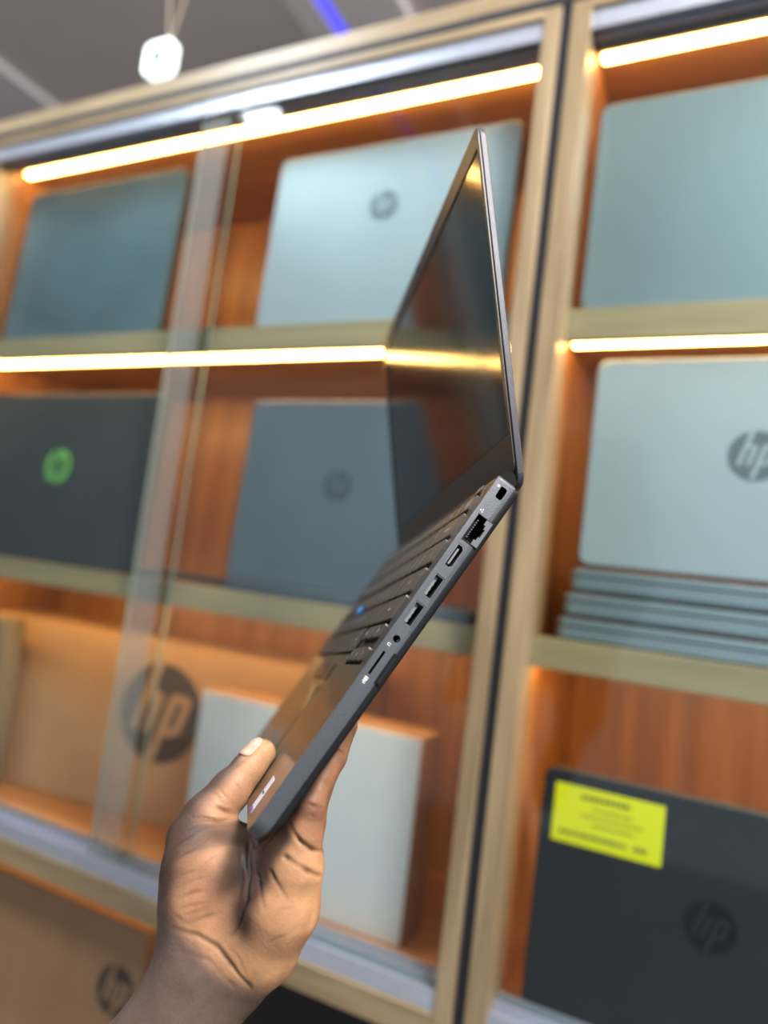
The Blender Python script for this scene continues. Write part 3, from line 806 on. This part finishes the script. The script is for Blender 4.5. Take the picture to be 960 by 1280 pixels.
CREASES = [
(0.00200,0.00120,[(0.0657,0.2443,0.0187),(0.0654,0.2395,0.0087),(0.0713,0.2359,0.0012)]),
(0.00130,0.00100,[(0.0702,0.2364,0.0176),(0.0717,0.2339,0.0079),(0.0773,0.2335,0.0009)]),
(0.00170,0.00130,[(0.0591,0.2375,-0.0113),(0.0372,0.2449,-0.0176),(0.0272,0.2537,-0.0229),(0.0292,0.2633,-0.0260),(0.0323,0.2757,-0.0273)]),
(0.00110,0.00100,[(0.0581,0.2360,-0.0145),(0.0267,0.2422,-0.0214),(0.0196,0.2504,-0.0306)]),
(0.00120,0.00110,[(0.0442,0.2328,-0.0165),(0.0209,0.2358,-0.0238),(0.0178,0.2403,-0.0360)]),
(0.00200,0.00130,[(0.0430,0.2266,-0.0175),(0.0190,0.2263,-0.0253),(0.0183,0.2253,-0.0385),(0.0261,0.2249,-0.0477)]),
(0.00190,0.00120,[(0.0226,0.2132,-0.0180),(0.0182,0.2162,-0.0260),(0.0200,0.2163,-0.0348),(0.0298,0.2153,-0.0419)]),
(0.00120,0.00100,[(0.0210,0.2010,-0.0157),(0.0182,0.1992,-0.0222),(0.0200,0.1977,-0.0264)]),
(0.00120,0.00110,[(0.0423,0.2876,-0.0025),(0.0370,0.2821,-0.0141),(0.0336,0.2801,-0.0252),(0.0300,0.2818,-0.0351),(0.0303,0.2843,-0.0479),(0.0451,0.2882,-0.0622)]),
(0.00060,0.00080,[(0.0584,0.2632,0.0205),(0.0566,0.2533,0.0166),(0.0608,0.2436,0.0107)]),
(0.00050,0.00070,[(0.0519,0.2677,0.0160),(0.0501,0.2575,0.0126),(0.0514,0.2501,0.0081)]),
(0.00060,0.00080,[(0.0432,0.2762,0.0039),(0.0411,0.2694,0.0000),(0.0397,0.2642,-0.0051)]),
(0.00050,0.00070,[(0.0424,0.2809,0.0020),(0.0393,0.2735,-0.0035),(0.0383,0.2674,-0.0098)]),
(0.00060,0.00080,[(0.0396,0.2837,-0.0057),(0.0377,0.2752,-0.0110),(0.0367,0.2678,-0.0172)]),
(0.00040,0.00060,[(0.0484,0.2718,0.0112),(0.0451,0.2631,0.0065),(0.0439,0.2581,0.0022)]),
(0.00050,0.00060,[(0.0495,0.2564,0.0113),(0.0529,0.2492,0.0089),(0.0594,0.2420,0.0043)]),
(0.00040,0.00060,[(0.0443,0.2616,0.0046),(0.0459,0.2531,0.0021),(0.0489,0.2466,-0.0020)]),
(0.00040,0.00060,[(0.0218,0.2637,-0.0410),(0.0189,0.2566,-0.0451),(0.0193,0.2490,-0.0492)]),
(0.00035,0.00050,[(0.0180,0.2494,-0.0347),(0.0177,0.2432,-0.0407),(0.0224,0.2366,-0.0490)]),
(0.00050,0.00060,[(0.0765,0.2273,0.0190),(0.0739,0.2280,0.0138),(0.0737,0.2288,0.0097)]),
(0.00050,0.00060,[(0.0757,0.2304,0.0199),(0.0728,0.2310,0.0147),(0.0722,0.2321,0.0105)]),
(0.00040,0.00060,[(0.0738,0.2345,0.0211),(0.0706,0.2348,0.0150),(0.0696,0.2356,0.0120)]),
(0.00040,0.00050,[(0.0776,0.2195,0.0149),(0.0763,0.2206,0.0100),(0.0771,0.2216,0.0057)]),
(0.00050,0.00080,[(0.0386,0.2926,-0.0115),(0.0334,0.2867,-0.0255),(0.0313,0.2886,-0.0410),(0.0392,0.2939,-0.0560)]),
(0.00040,0.00050,[(0.0453,0.2726,0.0070),(0.0427,0.2642,0.0023),(0.0416,0.2587,-0.0026)]),
(0.00040,0.00050,[(0.0634,0.2601,0.0226),(0.0612,0.2511,0.0188),(0.0625,0.2441,0.0137)]),
(0.00045,0.00060,[(0.0407,0.2814,-0.0017),(0.0384,0.2748,-0.0066),(0.0379,0.2672,-0.0127)]),
(0.00060,0.00080,[(0.0512,0.2418,-0.0087),(0.0368,0.2498,-0.0168),(0.0317,0.2592,-0.0217)]),
(0.00050,0.00070,[(0.0250,0.2249,-0.0191),(0.0176,0.2258,-0.0293),(0.0194,0.2227,-0.0391)]),
(0.00040,0.00060,[(0.0215,0.2053,-0.0170),(0.0186,0.2033,-0.0244),(0.0222,0.2022,-0.0301)]),
(0.00040,0.00060,[(0.0470,0.2820,0.0068),(0.0402,0.2820,-0.0032),(0.0375,0.2799,-0.0118)]),
(0.00030,0.00050,[(0.0236,0.2624,-0.0509),(0.0214,0.2549,-0.0519),(0.0213,0.2462,-0.0522)]),
(0.00030,0.00050,[(0.0754,0.2458,0.0267),(0.0674,0.2456,0.0216),(0.0630,0.2466,0.0172)]),
(0.00030,0.00050,[(0.0797,0.2151,0.0126),(0.0790,0.2162,0.0082),(0.0801,0.2175,0.0043)]),
(0.00030,0.00060,[(0.0323,0.2757,-0.0273),(0.0284,0.2773,-0.0370),(0.0293,0.2828,-0.0462)]),
]
NAIL = (0.0871,0.1985,0.0132)
HEEL = (0.0256,0.2672,-0.0512)
THENAR = (0.0398,0.2625,-0.0058)
EDGE = (0.0523,0.2672,0.0165)
CENTRE = (0.0255,0.2466,-0.0229)
WRIST_A = (0.0600,0.2945,-0.0238)
def cone_d(P, a_, b_, r1, r2):
    ba = b_ - a_; l2 = ba @ ba
    h = np.clip(((P - a_) @ ba) / l2, 0, 1)
    return np.linalg.norm(P - a_ - h[..., None] * ba, axis=-1) - (r1 + (r2 - r1) * h)
def smin(p, q, k):
    h = np.clip(.5 + .5 * (q - p) / k, 0, 1); return q + (p - q) * h - k * h * (1 - h)
FN = ('pinky', 'ring', 'middle', 'index')
def hand_sdf(P):
    g = {}
    for nm, a_, b_, r1, r2 in PRIMS:
        v = cone_d(P, np.array(a_), np.array(b_), r1, r2)
        g[nm] = smin(g[nm], v, .003 if nm in FN + ('thumb',) else .008) if nm in g else v
    palm = None
    for nm in ('forearm', 'wristpalm', 'thenar', 'thenar2', 'hypo', 'palmc', 'web'):
        palm = g[nm] if palm is None else smin(palm, g[nm], .012)
    fing = None
    for nm in FN: fing = g[nm] if fing is None else smin(fing, g[nm], .0015)
    o = smin(palm, fing, .006); o = smin(o, g['thumb'], .006)
    # skin flattens where it presses on the laptop base
    q = np.abs(P - np.array([.163, .1125, -.006])) - np.array([.160, .1095, .003])
    bx = np.linalg.norm(np.maximum(q, 0), axis=-1) + np.minimum(q.max(-1), 0) - .0034
    return np.maximum(o, -bx)

def surface_nets(lo, hi, h):
    ax = [np.arange(lo[k], hi[k], h) for k in range(3)]
    n = [len(v) for v in ax]
    F = np.empty(n, np.float32)
    for i0 in range(0, n[0], 12):
        G = np.stack(np.meshgrid(ax[0][i0:i0 + 12], ax[1], ax[2], indexing='ij'), -1)
        F[i0:i0 + 12] = hand_sdf(G)
    S = F < 0
    corners = [(i, j, k) for i in (0, 1) for j in (0, 1) for k in (0, 1)]
    m = [v - 1 for v in n]
    cnt = sum(S[i:i + m[0], j:j + m[1], k:k + m[2]].astype(np.int8) for i, j, k in corners)
    act = (cnt > 0) & (cnt < 8)
    ids = -np.ones(act.shape, np.int64); idx = np.argwhere(act); ids[act] = np.arange(len(idx))
    V = np.zeros((len(idx), 3)); W = np.zeros(len(idx))
    for a_ in corners:
        for d in range(3):
            if a_[d]: continue
            b_ = list(a_); b_[d] = 1
            fa = F[idx[:, 0] + a_[0], idx[:, 1] + a_[1], idx[:, 2] + a_[2]]
            fb = F[idx[:, 0] + b_[0], idx[:, 1] + b_[1], idx[:, 2] + b_[2]]
            c = (fa < 0) != (fb < 0); t_ = np.where(c, fa / np.where(c, fa - fb, 1), 0)
            pt = np.tile(np.array(a_, float), (len(idx), 1)); pt[:, d] += t_
            V += pt * c[:, None]; W += c
    V = (V / W[:, None] + idx) * h + np.array([v[0] for v in ax])
    quads = []
    for d in range(3):
        e1, e2 = [(1, 2), (2, 0), (0, 1)][d]
        sl = [slice(0, None)] * 3; A = S[tuple(slice(0, -1) if k == d else slice(None) for k in range(3))]
        B = S[tuple(slice(1, None) if k == d else slice(None) for k in range(3))]
        cr = np.argwhere(A != B)
        cr = cr[(cr[:, e1] > 0) & (cr[:, e2] > 0) & (cr[:, e1] < m[e1]) & (cr[:, e2] < m[e2])]
        u1 = np.zeros(3, int); u1[e1] = 1; u2 = np.zeros(3, int); u2[e2] = 1
        q = [ids[tuple((cr - o_).T)] for o_ in (u1 + u2, u2, 0 * u1, u1)]
        q = np.stack(q, 1)
        flip = ~A[tuple(cr.T)]
        q[flip] = q[flip][:, ::-1]
        quads.append(q)
    Q = np.concatenate(quads); Q = Q[(Q >= 0).all(1)]
    return V, Q

V, Q = surface_nets((.010, .140, -.085), (.110, .478, .034), .00095)
def grad(P, e=.0004):
    g = np.stack([hand_sdf(P + e * np.eye(3)[k]) - hand_sdf(P - e * np.eye(3)[k]) for k in range(3)], -1)
    return g / (np.linalg.norm(g, axis=-1, keepdims=True) + 1e-9)
for _ in range(2): V = V - grad(V) * hand_sdf(V)[:, None] * .9
N = grad(V, .0012)
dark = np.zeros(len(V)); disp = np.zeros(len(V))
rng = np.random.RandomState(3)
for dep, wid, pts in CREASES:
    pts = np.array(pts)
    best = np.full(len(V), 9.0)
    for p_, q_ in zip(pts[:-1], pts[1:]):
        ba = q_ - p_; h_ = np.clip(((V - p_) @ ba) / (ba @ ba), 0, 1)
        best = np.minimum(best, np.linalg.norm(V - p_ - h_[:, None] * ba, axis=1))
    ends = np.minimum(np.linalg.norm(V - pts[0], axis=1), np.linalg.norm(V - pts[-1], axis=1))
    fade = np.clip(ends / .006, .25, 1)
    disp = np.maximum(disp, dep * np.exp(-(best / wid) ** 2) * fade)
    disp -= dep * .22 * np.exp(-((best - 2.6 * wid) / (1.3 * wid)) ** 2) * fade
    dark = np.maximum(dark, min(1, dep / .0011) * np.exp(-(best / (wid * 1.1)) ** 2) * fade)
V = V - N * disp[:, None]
# colour of the skin: pale palm, dark back of the hand, dark forearm
RT = np.array((-.183, -.577, -.796)); DN = np.array((.200, .771, -.605)); FW = np.array((.963, -.270, -.026))
pn = -FW + .62 * RT + .05 * DN; pn /= np.linalg.norm(pn)
sst = lambda x_, lo, hi: (lambda t_: t_ * t_ * (3 - 2 * t_))(np.clip((x_ - lo) / (hi - lo), 0, 1))
wave = .05 * np.sin(V[:, 0] * 310 + V[:, 2] * 140) + .05 * np.sin(V[:, 1] * 260 - V[:, 2] * 200)
palmf = sst(N @ pn + wave, .20, .82)
ax_ = -.585 * RT + .81 * DN; ax_ /= np.linalg.norm(ax_)
along = (V - np.array(WRIST_A)) @ ax_
thn = .85 * RT + .45 * DN - .45 * FW; thn /= np.linalg.norm(thn)
tc_ = [np.array(p_[2]) for p_ in PRIMS if p_[0] == 'thumb']; ta = [np.array(p_[1]) for p_ in PRIMS if p_[0] == 'thumb']
td = np.min([cone_d(V, a_, b_, 0.0, 0.0) for a_, b_ in zip(ta[1:], tc_[1:])], axis=0)
tw = sst(-td, -.021, -.013)
palmf = palmf * (1 - tw) + sst(N @ thn + wave, -.40, .30) * tw
arm = sst(along + wave * .02, -.0195, -.0090)
light = np.array((.55, .29, .15)); rose = np.array((.36, .165, .10)); darkc = np.array((.085, .048, .036)); armc = np.array((.150, .098, .082))
dth = np.linalg.norm(V - np.array(THENAR), axis=1); f_th = np.exp(-(dth / .022) ** 2)[:, None]
base = light * (1 - .75 * f_th) + rose * .75 * f_th
dT = np.linalg.norm(V - np.array(NAIL), axis=1)
base = base * (1 - .7 * tw[:, None]) + np.array((.38, .19, .115)) * .7 * tw[:, None]
tipf = np.exp(-(dT / .014) ** 2)
base = base * (1 - tipf[:, None]) + np.array((.56, .32, .16)) * tipf[:, None]
palmf = np.maximum(palmf, tipf * sst(N @ pn, -.10, .35))
fpart = sst(-(V @ np.array((0, 1, 0))) + .222, 0, .02)[:, None] * (V[:, 2] < -.005)[:, None]     # fingers under the base: browner, their shadow mixed into the skin colour
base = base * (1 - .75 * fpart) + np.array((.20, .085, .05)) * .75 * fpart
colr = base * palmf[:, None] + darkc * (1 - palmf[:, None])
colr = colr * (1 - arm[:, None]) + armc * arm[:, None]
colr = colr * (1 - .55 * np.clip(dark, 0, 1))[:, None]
me = bpy.data.meshes.new('arm')
me.from_pydata(V.tolist(), [], Q.tolist()); me.update()
me.polygons.foreach_set('use_smooth', [True] * len(me.polygons))
at = me.color_attributes.new('skin', 'FLOAT_COLOR', 'POINT')
at.data.foreach_set('color', np.concatenate([colr, np.ones((len(V), 1))], 1).astype(np.float32).ravel())
sk = bpy.data.materials.new('skin'); sk.use_nodes = True
nt = sk.node_tree; bs = nt.nodes['Principled BSDF']
ca = nt.nodes.new('ShaderNodeVertexColor'); ca.layer_name = 'skin'
tc = nt.nodes.new('ShaderNodeTexCoord')
n1 = nt.nodes.new('ShaderNodeTexNoise'); n1.inputs['Scale'].default_value = 90; n1.inputs['Detail'].default_value = 6
n2 = nt.nodes.new('ShaderNodeTexVoronoi'); n2.inputs['Scale'].default_value = 700
nt.links.new(tc.outputs['Object'], n1.inputs['Vector']); nt.links.new(tc.outputs['Object'], n2.inputs['Vector'])
mr = nt.nodes.new('ShaderNodeMapRange'); mr.inputs['From Min'].default_value = .3; mr.inputs['From Max'].default_value = .7
mr.inputs['To Min'].default_value = .80; mr.inputs['To Max'].default_value = 1.15
nt.links.new(n1.outputs['Fac'], mr.inputs['Value'])
mx = nt.nodes.new('ShaderNodeVectorMath'); mx.operation = 'SCALE'
nt.links.new(ca.outputs['Color'], mx.inputs[0]); nt.links.new(mr.outputs['Result'], mx.inputs['Scale'])
nt.links.new(mx.outputs['Vector'], bs.inputs['Base Color'])
bp = nt.nodes.new('ShaderNodeBump'); bp.inputs['Strength'].default_value = .45; bp.inputs['Distance'].default_value = .0005
ad = nt.nodes.new('ShaderNodeMath'); ad.operation = 'MULTIPLY_ADD'; ad.inputs[1].default_value = .5
nt.links.new(n2.outputs['Distance'], ad.inputs[0]); nt.links.new(n1.outputs['Fac'], ad.inputs[2])
nt.links.new(ad.outputs['Value'], bp.inputs['Height']); nt.links.new(bp.outputs['Normal'], bs.inputs['Normal'])
bs.inputs['Roughness'].default_value = .52
bs.inputs['Specular IOR Level'].default_value = .35
bs.inputs['Subsurface Weight'].default_value = .08
bs.inputs['Subsurface Radius'].default_value = (.004, .0015, .0008)
me.materials.append(sk)
person = thing('person', 'left hand and bare forearm of a dark-skinned person gripping the laptop corner', 'person')
person.matrix_world = LM
arm_o = bpy.data.objects.new('arm', me); COL.objects.link(arm_o); arm_o.parent = person
# thumb nail: a curved plate lying on the back of the thumb tip
tip = np.array(PRIMS[[i for i, p_ in enumerate(PRIMS) if p_[0] == 'thumb'][-1]][2]); prev = np.array(PRIMS[[i for i, p_ in enumerate(PRIMS) if p_[0] == 'thumb'][-1]][1])
axd = (tip - prev); axd /= np.linalg.norm(axd)
out = -.74 * RT - .50 * DN - .42 * FW; out -= axd * (out @ axd); out /= np.linalg.norm(out)
sd = np.cross(axd, out)
rows_, cols_ = 9, 9
pts = []
for i in range(rows_):
    v_ = i / (rows_ - 1)
    half = .0056 * math.sqrt(max(0.0, 1 - (2 * abs(v_ - .5)) ** 5 * .75))
    for j in range(cols_):
        th = (j / (cols_ - 1) - .5) * 2
        dr = out * math.cos(th * .78) + sd * math.sin(th * .78) * (half / .0056)
        dr /= np.linalg.norm(dr)
        c0 = tip + axd * (-.0085 + .0145 * v_)
        p0 = c0 + dr * .004
        for _ in range(12): p0 = p0 - dr * float(hand_sdf(p0[None])[0]) * .9
        pts.append(p0 + dr * (.00045 - .0004 * abs(th) ** 4))
nf = [(i * cols_ + j, i * cols_ + j + 1, (i + 1) * cols_ + j + 1, (i + 1) * cols_ + j) for i in range(rows_ - 1) for j in range(cols_ - 1)]
nl = link_mesh('thumbnail', pts, nf, M['nail'], person, True)
sm = nl.modifiers.new('thick', 'SOLIDIFY'); sm.thickness = .0006; sm.offset = 0

if '_' in M: del M['_']
